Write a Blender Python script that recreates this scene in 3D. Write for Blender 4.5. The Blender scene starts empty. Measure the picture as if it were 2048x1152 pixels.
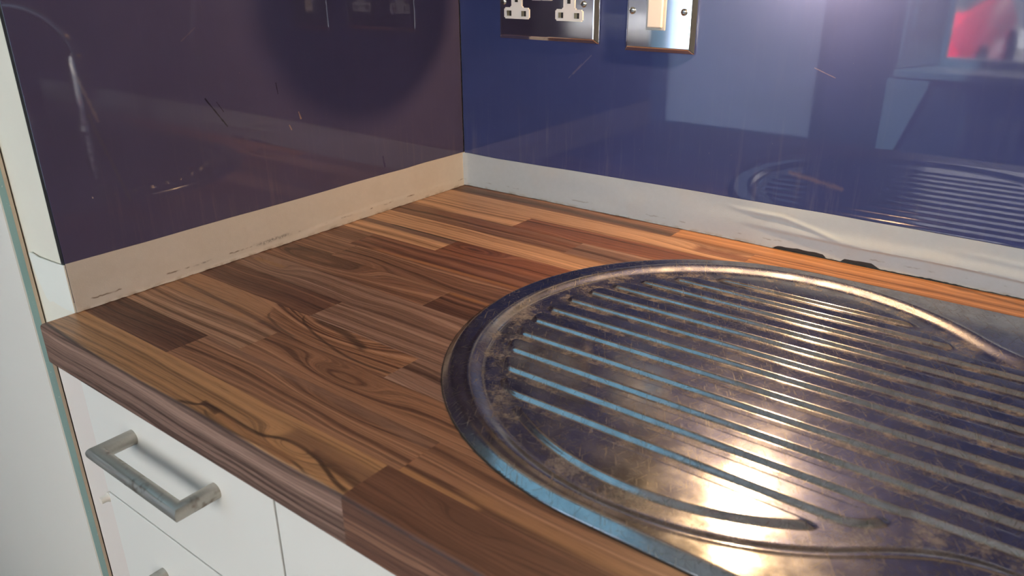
import bpy, bmesh, math, random
import numpy as np
from mathutils import Vector, Matrix

random.seed(7)
rng = np.random.default_rng(11)
SC = bpy.context.scene
COL = SC.collection

# ------------------------------------------------------------------ camera
F_PX, YAW, PITCH, ROLL = 1565.61, math.radians(-37.7587), math.radians(-22.8293), math.radians(-0.4954)
CAM = Vector((0.71090, -0.81745, 0.29383))
_fw = Vector((math.sin(YAW) * math.cos(PITCH), math.cos(YAW) * math.cos(PITCH), math.sin(PITCH)))
_rt = Vector((math.cos(YAW), -math.sin(YAW), 0.0))
_up = _rt.cross(_fw)
_r = math.cos(ROLL) * _rt + math.sin(ROLL) * _up
_u = -math.sin(ROLL) * _rt + math.cos(ROLL) * _up
cam_data = bpy.data.cameras.new('camera')
cam_data.sensor_width = 36.0
cam_data.lens = 36.0 * F_PX / 2048.0
cam_data.clip_start = 0.01
cam_data.clip_end = 200
cam_data.dof.use_dof = True
cam_data.dof.focus_distance = 0.86
cam_data.dof.aperture_fstop = 11.0
cam = bpy.data.objects.new('camera', cam_data)
COL.objects.link(cam)
m = Matrix((( _r.x, _u.x, -_fw.x, CAM.x), (_r.y, _u.y, -_fw.y, CAM.y), (_r.z, _u.z, -_fw.z, CAM.z), (0, 0, 0, 1)))
cam.matrix_world = m
SC.camera = cam

# ------------------------------------------------------------------ world, daylight openings, exposure
world = bpy.data.worlds.new('world')
SC.world = world
world.use_nodes = True
wn = world.node_tree.nodes
bg = wn.get('Background') or wn.new('ShaderNodeBackground')
bg.inputs[0].default_value = (1.0, 0.975, 0.94, 1)
bg.inputs[1].default_value = 8.7
WARM_LAMP_POWER = 4.9
WARM = (1.0, 0.63, 0.31)
sun_data = bpy.data.lights.new('street_sun', 'SUN')
sun_data.energy = 90.0
sun_data.angle = 0.02
sun_data.color = (1.0, 0.95, 0.88)
sun = bpy.data.objects.new('street_sun', sun_data)
COL.objects.link(sun)
sun.rotation_euler = (math.radians(-42), math.radians(-10), 0)   # shines from behind the house onto the street
SC.cycles.max_bounces = 5
SC.cycles.diffuse_bounces = 3
SC.cycles.glossy_bounces = 4

def portal(name, loc, rot, sx, sy):
    l = bpy.data.lights.new(name, 'AREA')
    l.shape = 'RECTANGLE'
    l.size, l.size_y = sx, sy
    l.cycles.is_portal = True
    o = bpy.data.objects.new(name, l)
    COL.objects.link(o)
    o.location = loc
    o.rotation_euler = rot

FLOOR_Z, CEIL_Z = -0.90, 1.55
FAR_Y = -2.60
GLZ = (-1.05, -0.345, -0.44, 1.20)         # frosted glazing of the back door
ROOF = (-1.65, -0.03, -2.00, -0.60)       # unseen blue rooflight added for the steel's reflections: x0, x1, y0, y1
WIN = (0.075, 1.75, -0.115, 1.25)           # x0, x1, z0, z1 of the window opening
portal('window_daylight', ((WIN[0] + WIN[1]) / 2, FAR_Y - 0.30, (WIN[2] + WIN[3]) / 2), (math.radians(90), 0, 0), WIN[1] - WIN[0], WIN[3] - WIN[2])

portal('door_daylight', ((GLZ[0] + GLZ[1]) / 2, FAR_Y - 0.19, (GLZ[2] + GLZ[3]) / 2), (math.radians(90), 0, 0), GLZ[1] - GLZ[0], GLZ[3] - GLZ[2])
portal('added_rooflight_daylight', ((ROOF[0] + ROOF[1]) / 2, (ROOF[2] + ROOF[3]) / 2, CEIL_Z + 0.12), (0, 0, 0), ROOF[1] - ROOF[0], ROOF[3] - ROOF[2])

SC.view_settings.view_transform = 'Standard'
SC.view_settings.look = 'None'
SC.view_settings.gamma = 1.0
SC.view_settings.use_curve_mapping = False
SC.view_settings.exposure = 0.0

# ------------------------------------------------------------------ helpers
def put(o, label=None, cat=None, group=None, kind=None):
    if label: o['label'] = label
    if cat: o['category'] = cat
    if group: o['group'] = group
    if kind: o['kind'] = kind
    return o

def empty(name, loc=(0, 0, 0)):
    o = bpy.data.objects.new(name, None)
    o.empty_display_size = 0.05
    COL.objects.link(o)
    o.location = loc
    return o

def link(name, me, mat=None, parent=None, smooth=False, angle=None):
    if mat is not None and not me.materials:
        me.materials.append(mat)
    if smooth:
        me.shade_smooth()
        if angle is not None:
            me.set_sharp_from_angle(angle=math.radians(angle))
    o = bpy.data.objects.new(name, me)
    COL.objects.link(o)
    if parent is not None:
        o.parent = parent
        o.matrix_parent_inverse = Matrix.Translation(-Vector(parent.location))
    return o

def bm_obj(name, bm, mat, parent=None, smooth=False, angle=None):
    me = bpy.data.meshes.new(name)
    bmesh.ops.recalc_face_normals(bm, faces=bm.faces)
    bm.to_mesh(me)
    bm.free()
    return link(name, me, mat, parent, smooth, angle)

def add_box(bm, x0, x1, y0, y1, z0, z1):
    r = bmesh.ops.create_cube(bm, size=1.0)
    for v in r['verts']:
        v.co = Vector(((x0 + x1) / 2 + v.co.x * (x1 - x0), (y0 + y1) / 2 + v.co.y * (y1 - y0), (z0 + z1) / 2 + v.co.z * (z1 - z0)))
    return r['verts']

def box(name, x0, x1, y0, y1, z0, z1, mat, parent=None, bevel=0.0, seg=2):
    bm = bmesh.new()
    add_box(bm, x0, x1, y0, y1, z0, z1)
    if bevel > 0:
        bmesh.ops.bevel(bm, geom=list(bm.edges), offset=bevel, segments=seg, profile=0.5, affect='EDGES')
    return bm_obj(name, bm, mat, parent)

def boxes(name, lst, mat, parent=None):
    bm = bmesh.new()
    for b in lst:
        add_box(bm, *b)
    return bm_obj(name, bm, mat, parent)

def lathe(bm, prof, centre, axis='Z', n=32):
    """prof: list of (radius, height)"""
    rings = []
    for r, h in prof:
        ring = []
        for k in range(n):
            a = 2 * math.pi * k / n
            p = (r * math.cos(a), r * math.sin(a), h)
            if axis == 'Y':
                p = (p[0], -p[2], p[1])
            elif axis == 'X':
                p = (p[2], p[0], p[1])
            ring.append(bm.verts.new(Vector(p) + Vector(centre)))
        rings.append(ring)
    for a, b in zip(rings, rings[1:]):
        for k in range(n):
            bm.faces.new((a[k], a[(k + 1) % n], b[(k + 1) % n], b[k]))
    bm.faces.new(rings[0][::-1])
    bm.faces.new(rings[-1])

def sweep(bm, pts, rad, n=20, closed_caps=True, up=(0, 0, 1)):
    """circular tube along a polyline, mitred at the corners"""
    pts = [Vector(p) for p in pts]
    rings = []
    for i, p in enumerate(pts):
        d0 = (p - pts[i - 1]).normalized() if i > 0 else None
        d1 = (pts[i + 1] - p).normalized() if i < len(pts) - 1 else None
        d0 = d0 or d1
        d1 = d1 or d0
        t = (d0 + d1).normalized()
        rr = rad[i] if isinstance(rad, (list, tuple)) else rad
        s = Vector(up).cross(d0).normalized()
        if s.length < 1e-6:
            s = Vector((1, 0, 0))
        u = d0.cross(s).normalized()
        ring = []
        for k in range(n):
            a = 2 * math.pi * k / n
            q = p + rr * (math.cos(a) * s + math.sin(a) * u)
            # slide along d0 onto the mitre plane through p with normal t
            q = q + d0 * ((p - q).dot(t) / d0.dot(t))
            ring.append(bm.verts.new(q))
        rings.append(ring)
    for a, b in zip(rings, rings[1:]):
        for k in range(n):
            bm.faces.new((a[k], a[(k + 1) % n], b[(k + 1) % n], b[k]))
    if closed_caps:
        bm.faces.new(rings[0][::-1])
        bm.faces.new(rings[-1])

# ------------------------------------------------------------------ node helpers
class NT:
    def __init__(self, name):
        self.mat = bpy.data.materials.new(name)
        self.mat.use_nodes = True
        self.t = self.mat.node_tree
        self.t.nodes.clear()
        self.out = self.t.nodes.new('ShaderNodeOutputMaterial')
    def n(self, typ, **kw):
        nd = self.t.nodes.new('ShaderNode' + typ)
        for k, v in kw.items():
            setattr(nd, k, v)
        return nd
    def set(self, sock, v):
        if isinstance(v, bpy.types.NodeSocket):
            self.t.links.new(v, sock)
        elif v is not None:
            if isinstance(v, (tuple, list)) and len(v) == 3 and sock.type == 'RGBA':
                v = (*v, 1)
            sock.default_value = v
    def m(self, op, a, b=None, c=None, clamp=False):
        nd = self.n('Math', operation=op, use_clamp=clamp)
        for i, v in enumerate((a, b, c)):
            if v is not None:
                self.set(nd.inputs[i], v)
        return nd.outputs[0]
    def xyz(self, x, y, z):
        nd = self.n('CombineXYZ')
        for i, v in enumerate((x, y, z)):
            self.set(nd.inputs[i], v)
        return nd.outputs[0]
    def sep(self, v):
        nd = self.n('SeparateXYZ')
        self.set(nd.inputs[0], v)
        return nd.outputs
    def noise(self, vec, scale=1.0, detail=2.0, rough=0.5, dist=0.0, dim='3D'):
        nd = self.n('TexNoise', noise_dimensions=dim)
        if dim == '1D':
            self.set(nd.inputs['W'], vec)
        else:
            self.set(nd.inputs['Vector'], vec)
        self.set(nd.inputs['Scale'], scale)
        self.set(nd.inputs['Detail'], detail)
        self.set(nd.inputs['Roughness'], rough)
        self.set(nd.inputs['Distortion'], dist)
        return nd.outputs[0]
    def ss(self, x, lo, hi, a=0.0, b=1.0):
        nd = self.n('MapRange', interpolation_type='SMOOTHSTEP')
        self.set(nd.inputs[0], x)
        for i, v in enumerate((lo, hi, a, b)):
            self.set(nd.inputs[i + 1], v)
        return nd.outputs[0]
    def mix(self, f, a, b, blend='MIX'):
        nd = self.n('Mix', data_type='RGBA', blend_type=blend)
        self.set(nd.inputs[0], f)
        self.set(nd.inputs[6], a)
        self.set(nd.inputs[7], b)
        return nd.outputs[2]
    def ramp(self, f, stops):
        nd = self.n('ValToRGB')
        cr = nd.color_ramp
        while len(cr.elements) < len(stops):
            cr.elements.new(0.5)
        for e, (p, c) in zip(cr.elements, stops):
            e.position = p
            e.color = (*c, 1) if len(c) == 3 else c
        self.set(nd.inputs[0], f)
        return nd.outputs[0]
    def bump(self, h, strength, dist):
        nd = self.n('Bump')
        self.set(nd.inputs['Strength'], strength)
        self.set(nd.inputs['Distance'], dist)
        self.set(nd.inputs['Height'], h)
        return nd.outputs[0]
    def pos(self):
        return self.n('TexCoord').outputs['Object']
    def principled(self, col, rough, metal=0.0, normal=None, spec=0.5, coat=0.0, coat_rough=0.03, emit=None, emit_s=0.0):
        p = self.n('BsdfPrincipled')
        self.set(p.inputs['Base Color'], col)
        self.set(p.inputs['Roughness'], rough)
        self.set(p.inputs['Metallic'], metal)
        self.set(p.inputs['Specular IOR Level'], spec)
        self.set(p.inputs['Coat Weight'], coat)
        self.set(p.inputs['Coat Roughness'], coat_rough)
        if normal is not None:
            self.set(p.inputs['Normal'], normal)
        if emit is not None:
            self.set(p.inputs['Emission Color'], emit)
            self.set(p.inputs['Emission Strength'], emit_s)
        return p.outputs[0]
    def done(self, shader):
        self.t.links.new(shader, self.out.inputs[0])
        return self.mat

def plain(name, col, rough=0.5, metal=0.0, var=0.06, scale=8.0, bump=0.0, spec=0.5, coat=0.0):
    t = NT(name)
    n = t.noise(t.pos(), scale, 4, 0.6)
    c = t.mix(n, tuple(v * (1 - var) for v in col), tuple(min(1, v * (1 + var)) for v in col))
    nm = t.bump(t.noise(t.pos(), 250, 3), bump, 0.0005) if bump else None
    return t.done(t.principled(c, rough, metal, nm, spec, coat))

# ------------------------------------------------------------------ plain materials
M_CREAM = plain('cream_wall_paint', (0.80, 0.76, 0.64), 0.55, bump=0.15)
M_PLASTER = plain('warm_plaster', (0.62, 0.52, 0.40), 0.8, bump=0.2)
M_DARKWALL = plain('dark_grey_wall_paint', (0.16, 0.15, 0.17), 0.8)
M_CEIL = plain('white_ceiling_paint', (0.82, 0.82, 0.80), 0.8)
M_FLOOR = plain('grey_floor_vinyl', (0.30, 0.26, 0.22), 0.5)
M_WHITE = plain('satin_white_lacquer', (0.80, 0.78, 0.72), 0.38, var=0.02, spec=0.4)
M_WHITE_PL = plain('white_moulded_plastic', (0.82, 0.80, 0.78), 0.35, var=0.01)
M_CREAM_PL = plain('cream_moulded_plastic', (0.84, 0.76, 0.66), 0.35, var=0.01)
M_GREY_PL = plain('grey_moulded_plastic', (0.45, 0.46, 0.45), 0.4, var=0.02)
M_DARK = plain('black_hole_plastic', (0.02, 0.02, 0.018), 0.6)
M_BRASS = plain('dull_brass', (0.55, 0.48, 0.30), 0.35, 1.0)
M_CHROME = plain('polished_chrome', (0.78, 0.78, 0.80), 0.06, 1.0, var=0.03, scale=30)
M_SCREW = plain('nickel_screw', (0.66, 0.65, 0.58), 0.25, 1.0)
M_TAN = plain('tan_adhesive_bead', (0.66, 0.52, 0.38), 0.7)
M_BLACK = plain('black_satin_metal', (0.03, 0.03, 0.03), 0.5)
M_SHUT = plain('white_window_paint', (0.80, 0.82, 0.84), 0.5)
M_RAD = plain('grey_radiator_paint', (0.72, 0.72, 0.73), 0.5)

def mat_handle():
    t = NT('brushed_nickel_handle')
    p = t.pos()
    x, y, z = t.sep(p)
    streak = t.noise(t.xyz(t.m('MULTIPLY', x, 30), t.m('MULTIPLY', y, 500), t.m('MULTIPLY', z, 500)), 1.0, 3)
    stain = t.ss(t.noise(p, 45, 3, 0.6), 0.56, 0.72)
    c = t.mix(streak, (0.46, 0.43, 0.38), (0.60, 0.57, 0.51))
    c = t.mix(stain, c, (0.24, 0.19, 0.15))
    return t.done(t.principled(c, t.ss(streak, 0.2, 0.8, 0.44, 0.56), 1.0))
M_HANDLE = mat_handle()

def mat_glass_white():
    t = NT('white_backed_glass')
    n = t.noise(t.pos(), 5, 3)
    c = t.mix(n, (0.84, 0.80, 0.72), (0.88, 0.84, 0.76))
    return t.done(t.principled(c, 0.10, 0, None, 0.55))
M_WGLASS = mat_glass_white()

def mat_glass_edge():
    t = NT('green_glass_edge')
    n = t.noise(t.pos(), 520, 3)
    c = t.mix(t.ss(n, 0.68, 0.74), (0.30, 0.47, 0.45), (0.66, 0.74, 0.68))
    return t.done(t.principled(c, 0.15))
M_GEDGE = mat_glass_edge()

def mat_pane():
    t = NT('clear_window_glass')
    tr = t.n('BsdfTransparent').outputs[0]
    gl = t.n('BsdfGlossy')
    t.set(gl.inputs['Roughness'], 0.02)
    mx = t.n('MixShader')
    fr = t.n('Fresnel')
    t.set(fr.inputs[0], 1.45)
    t.set(mx.inputs[0], t.m('MULTIPLY', fr.outputs[0], 0.8))
    t.t.links.new(tr, mx.inputs[1])
    t.t.links.new(gl.outputs[0], mx.inputs[2])
    return t.done(mx.outputs[0])
M_PANE = mat_pane()

# splashback: indigo glass with scuffs, smears and scratches plus painted glints and tap reflection
def mat_splash(name, base, axis, marks, seed):
    t = NT(name)
    p = t.pos()
    x, y, z = t.sep(p)
    a = y if axis == 'y' else x
    v2 = t.xyz(a, z, seed)
    cloud = t.noise(v2, 6, 4, 0.6)
    c = t.mix(t.ss(cloud, 0.3, 0.75), tuple(b * 0.93 for b in base), tuple(b * 1.07 for b in base))
    # dusty film in vertical drips, thicker just above the tape
    drips = t.ss(t.noise(t.xyz(t.m('MULTIPLY', a, 140), t.m('MULTIPLY', z, 9), seed), 1.0, 4, 0.65), 0.50, 0.80)
    low = t.ss(t.m('ADD', z, t.m('MULTIPLY', cloud, 0.05)), 0.06, 0.17, 1.0, 0.12)
    film = t.m('MULTIPLY', t.m('MULTIPLY', drips, low), 0.11)
    c = t.mix(film, c, (0.42, 0.33, 0.30))
    specks = t.ss(t.noise(v2, 260, 2, 0.5), 0.74, 0.80)
    specks = t.m('MULTIPLY', specks, t.ss(t.noise(v2, 14, 2), 0.5, 0.7))
    c = t.mix(t.m('MULTIPLY', specks, 0.35), c, (0.55, 0.45, 0.38))
    for (a0, z0, a1, z1, w, colr, st) in marks:
        dx, dz = a1 - a0, z1 - z0
        L2 = dx * dx + dz * dz
        pa, pz = t.m('SUBTRACT', a, a0), t.m('SUBTRACT', z, z0)
        h = t.m('DIVIDE', t.m('ADD', t.m('MULTIPLY', pa, dx), t.m('MULTIPLY', pz, dz)), L2, clamp=True)
        ex = t.m('SUBTRACT', pa, t.m('MULTIPLY', h, dx))
        ez = t.m('SUBTRACT', pz, t.m('MULTIPLY', h, dz))
        d = t.m('SQRT', t.m('ADD', t.m('MULTIPLY', ex, ex), t.m('MULTIPLY', ez, ez)))
        d = t.m('ADD', d, t.m('MULTIPLY', t.m('SUBTRACT', t.noise(v2, 160, 2), 0.5), w * 1.3))
        c = t.mix(t.m('MULTIPLY', t.ss(d, 0.0, w, 1.0, 0.0), st), c, colr)
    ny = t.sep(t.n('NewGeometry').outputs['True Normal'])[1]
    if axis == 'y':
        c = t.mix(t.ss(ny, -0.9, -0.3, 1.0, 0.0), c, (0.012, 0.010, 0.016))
    rough = t.ss(t.noise(v2, 9, 3), 0.45, 0.75, 0.018, 0.05)
    return t.done(t.principled(c, rough, 0, None, 0.5))
GLINT = (0.55, 0.36, 0.22)  # warm highlight painted into the glass colour
M_SPLASH_L = mat_splash('indigo_glass_left', (0.086, 0.078, 0.150), 'y', [
    (-0.386, 0.170, -0.366, 0.140, 0.0012, (0.015, 0.012, 0.02), 0.9),
    (-0.374, 0.165, -0.368, 0.155, 0.0009, (0.015, 0.012, 0.02), 0.7),
    (-0.302, 0.175, -0.301, 0.164, 0.0010, (0.02, 0.015, 0.03), 0.8),
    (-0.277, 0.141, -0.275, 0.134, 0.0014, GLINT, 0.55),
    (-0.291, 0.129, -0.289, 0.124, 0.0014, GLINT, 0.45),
    (-0.505, 0.215, -0.492, 0.165, 0.0028, (0.16, 0.14, 0.18), 0.6),  # this and the next streak paint in the tap's reflection
    (-0.499, 0.170, -0.478, 0.090, 0.0030, (0.10, 0.09, 0.13), 0.45),
    (-0.401, 0.225, -0.385, 0.236, 0.0010, (0.16, 0.13, 0.16), 0.5),
    (-0.158, 0.069, -0.156, 0.056, 0.0022, (0.035, 0.025, 0.085), 0.8),
], 3.1)
M_SPLASH_B = mat_splash('indigo_glass_back', (0.046, 0.060, 0.165), 'x', [
    (0.178, 0.165, 0.203, 0.188, 0.0012, (0.16, 0.13, 0.19), 0.5),
    (0.172, 0.160, 0.190, 0.178, 0.0010, (0.14, 0.12, 0.17), 0.45),
    (0.462, 0.192, 0.483, 0.184, 0.0007, (0.35, 0.25, 0.22), 0.35),
    (0.452, 0.085, 0.505, 0.076, 0.0042, (0.22, 0.15, 0.15), 0.30),
], 8.7)

def mat_tape(name, axis, cracks, tint):
    t = NT(name)
    p = t.pos()
    x, y, z = t.sep(p)
    a = y if axis == 'y' else x
    v = t.xyz(a, z, 0.3)
    mott = t.noise(v, 150, 4, 0.6)
    big = t.noise(v, 22, 3, 0.5)
    c = t.mix(mott, tuple(k * 0.90 for k in tint), tint)
    c = t.mix(t.m('MULTIPLY', t.ss(big, 0.45, 0.75), 0.22), c, (0.50, 0.45, 0.38))
    # grime along the creased lower edge
    wig = t.m('MULTIPLY', t.m('SUBTRACT', t.noise(t.xyz(t.m('MULTIPLY', a, 60), 0, 2.2), 1.0, 4, 0.7), 0.5), 0.006)
    dz = t.m('ABSOLUTE', t.m('SUBTRACT', z, t.m('ADD', 0.0095, wig)))
    gate = t.ss(t.noise(t.xyz(t.m('MULTIPLY', a, 28), 0, 5.0), 1.0, 3, 0.6), 0.52, 0.60)
    line = t.m('MULTIPLY', t.ss(dz, 0.0, 0.0011, 1.0, 0.0), gate)
    c = t.mix(t.m('MULTIPLY', line, cracks), c, (0.16, 0.11, 0.07))
    low = t.m('MULTIPLY', t.ss(z, 0.0, 0.005, 1.0, 0.0), t.ss(t.noise(v, 90, 3), 0.45, 0.65))
    c = t.mix(t.m('MULTIPLY', low, 0.6), c, (0.30, 0.22, 0.14))
    if axis == 'y':   # rubbed grey smudges
        for y0, y1, zc, w in ((-0.362, -0.303, 0.0100, 0.0030), (-0.434, -0.404, 0.0092, 0.0014), (-0.462, -0.444, 0.0090, 0.0014)):
            g = t.m('MULTIPLY', t.ss(a, y0, y0 + 0.02), t.ss(a, y1 - 0.015, y1, 1.0, 0.0))
            zz = t.m('ABSOLUTE', t.m('SUBTRACT', z, t.m('ADD', zc, wig)))
            g = t.m('MULTIPLY', g, t.ss(zz, 0.0, w, 1.0, 0.0))
            c = t.mix(t.m('MULTIPLY', t.m('MULTIPLY', g, 0.85), t.ss(t.noise(v, 300, 3, 0.7), 0.35, 0.6)), c, (0.20, 0.18, 0.17))
    nm = t.bump(t.noise(v, 700, 3), 0.25, 0.0004)
    return t.done(t.principled(c, 0.75, 0, nm, 0.3))
M_TAPE_L = mat_tape('paper_tape_left', 'y', 0.9, (0.66, 0.62, 0.56))  # white tape with the warm lamplight put into its tint
M_TAPE_B = mat_tape('paper_tape_back', 'x', 0.45, (0.46, 0.505, 0.525))  # same white tape, cool daylight put into its tint

def curve_node(t, x, pts):
    nd = t.n('FloatCurve')
    xs = [p[0] for p in pts]
    vs = [p[1] for p in pts]
    x0, x1 = min(xs), max(xs)
    v0, v1 = min(vs) - 0.004, max(vs) + 0.004
    t.set(nd.inputs['Value'], t.m('DIVIDE', t.m('SUBTRACT', x, x0), x1 - x0, clamp=True))
    cu = nd.mapping.curves[0]
    pp = [((px - x0) / (x1 - x0), (pv - v0) / (v1 - v0)) for px, pv in pts]
    cu.points[0].location = pp[0]
    cu.points[1].location = pp[-1]
    for q in pp[1:-1]:
        cu.points.new(*q)
    nd.mapping.update()
    return t.m('ADD', t.m('MULTIPLY', nd.outputs[0], v1 - v0), v0)

# walnut staves -----------------------------------------------------
wood_cache = {}
def wood(base, dark, light, seed, freq=55.0, warp=0.010, knots=(), sap=None, sapcol=None, streaks=(), contrast=1.0, xsap=None, lines_at=()):
    """knots: (x, v, wx, wv, amp) bend the grain; sap: [(x, v)...] boundary, sapcol beyond it;
    streaks: (v0, v1, width, colour, strength, x0, x1) dark or pale bands along the stave"""
    t = NT('walnut_stave')
    warm = lambda q, g: (min(1, q[0] * 1.15 * g), min(1, q[1] * 0.99 * g), min(1, q[2] * 0.98 * g))
    base, dark, light = warm(base, 1.0), warm(dark, 0.80), warm(light, 1.05)
    sapcol = warm(sapcol, 1.05) if sapcol else None
    if xsap: xsap = (xsap[0], xsap[1], warm(xsap[2], 1.05))
    streaks = [(a, b, c_, warm(d_, 0.92), e_, f_, g_) for (a, b, c_, d_, e_, f_, g_) in streaks]
    x, y, z = t.sep(t.pos())
    v = t.m('ADD', y, z)
    w1 = t.noise(t.xyz(t.m('MULTIPLY', x, 5.0), t.m('MULTIPLY', v, 16.0), seed), 1.0, 2, 0.5)
    ph = t.m('ADD', v, t.m('MULTIPLY', t.m('SUBTRACT', w1, 0.5), warp * 2.4))
    kdark = None
    for (kx, kv, wx, wv, amp) in knots:
        dx = t.m('DIVIDE', t.m('SUBTRACT', x, kx), wx)
        dv = t.m('DIVIDE', t.m('SUBTRACT', v, kv), wv)
        g = t.m('EXPONENT', t.m('MULTIPLY', t.m('ADD', t.m('MULTIPLY', dx, dx), t.m('MULTIPLY', dv, dv)), -1.0))
        ph = t.m('ADD', ph, t.m('MULTIPLY', g, amp))
    band = t.noise(t.xyz(t.m('MULTIPLY', x, 1.2), t.m('MULTIPLY', ph, freq * 2.6), seed * 1.7), 1.0, 3, 0.55)
    lines = t.noise(t.xyz(t.m('MULTIPLY', x, 2.0), t.m('MULTIPLY', ph, freq * 9.0), seed * 0.7 + 4), 1.0, 2, 0.5)
    k = 0.17 * contrast ** 0.5 * 0.62
    c = t.ramp(band, [(0.5 - 1.45 * k, dark), (0.5 - 0.25 * k, base), (0.5 + 0.55 * k, base), (0.5 + 1.6 * k, light)])
    if sap:
        bnd = curve_node(t, x, sap)
        dd = t.m('SUBTRACT', v, bnd)
        dd = t.m('ADD', dd, t.m('MULTIPLY', t.m('SUBTRACT', w1, 0.5), 0.004))
        sm = t.ss(dd, -0.0012, 0.0014)
        sc = t.mix(t.ss(band, 0.35, 0.68), tuple(s * 0.76 for s in sapcol), tuple(min(1, s * 1.08) for s in sapcol))
        c = t.mix(sm, c, sc)
        edge = t.ss(t.m('ABSOLUTE', t.m('ADD', dd, 0.0015)), 0.0, 0.0026, 1.0, 0.0)
        c = t.mix(t.m('MULTIPLY', edge, 0.75), c, tuple(d * 0.6 for d in dark))
    if xsap:    # pale sapwood up to a curved front at x
        xx, slope, scol = xsap
        dd = t.m('SUBTRACT', t.m('ADD', x, t.m('MULTIPLY', t.m('ADD', v, 0.44), slope)), xx)
        dd = t.m('ADD', dd, t.m('MULTIPLY', t.m('SUBTRACT', w1, 0.5), 0.05))
        c = t.mix(t.ss(dd, -0.004, 0.004, 1.0, 0.0), c, t.mix(band, tuple(s * 0.72 for s in scol), tuple(s * 1.1 for s in scol)))
    dk = t.m('MULTIPLY', t.ss(lines, 0.49, 0.64), 0.62 * min(1.0, contrast))
    c = t.mix(dk, c, tuple(d * 0.80 for d in dark))
    for (pts, wd, scol, st) in lines_at:
        cen = curve_node(t, x, pts)
        d = t.m('ABSOLUTE', t.m('SUBTRACT', t.m('ADD', v, t.m('MULTIPLY', t.m('SUBTRACT', w1, 0.5), 0.003)), cen))
        g = t.m('MULTIPLY', t.ss(d, wd * 0.25, wd, 1.0, 0.0), st)
        g = t.m('MULTIPLY', g, t.ss(x, pts[0][0] - 0.004, pts[0][0] + 0.006))
        g = t.m('MULTIPLY', g, t.ss(x, pts[-1][0] - 0.004, pts[-1][0] + 0.006, 1.0, 0.0))
        c = t.mix(g, c, scol)
    for (s0, s1, wd, scol, st, xa, xb) in streaks:
        xt = t.m('DIVIDE', t.m('SUBTRACT', x, xa), xb - xa)
        cen = t.m('ADD', s0, t.m('MULTIPLY', xt, s1 - s0))
        d = t.m('ABSOLUTE', t.m('SUBTRACT', t.m('ADD', v, t.m('MULTIPLY', t.m('SUBTRACT', w1, 0.5), 0.006)), cen))
        g = t.m('MULTIPLY', t.ss(d, wd * 0.35, wd, 1.0, 0.0), st)
        g = t.m('MULTIPLY', g, t.ss(xt, -0.04, 0.06))
        g = t.m('MULTIPLY', g, t.ss(xt, 0.94, 1.04, 1.0, 0.0))
        c = t.mix(g, c, scol)
    fib = t.noise(t.xyz(t.m('MULTIPLY', x, 40), t.m('MULTIPLY', v, 1400), seed), 1.0, 3, 0.6)
    c = t.mix(t.ss(fib, 0.52, 0.72, 0.0, 0.34), c, tuple(d * 0.55 for d in dark))
    c = t.mix(t.ss(fib, 0.30, 0.46, 0.22, 0.0), c, tuple(min(1, l * 1.15) for l in light))
    rough = t.ss(fib, 0.3, 0.7, 0.34, 0.50)
    nm = t.bump(fib, 0.30, 0.0004)
    return t.done(t.principled(c, rough, 0, nm, 0.42))

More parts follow.
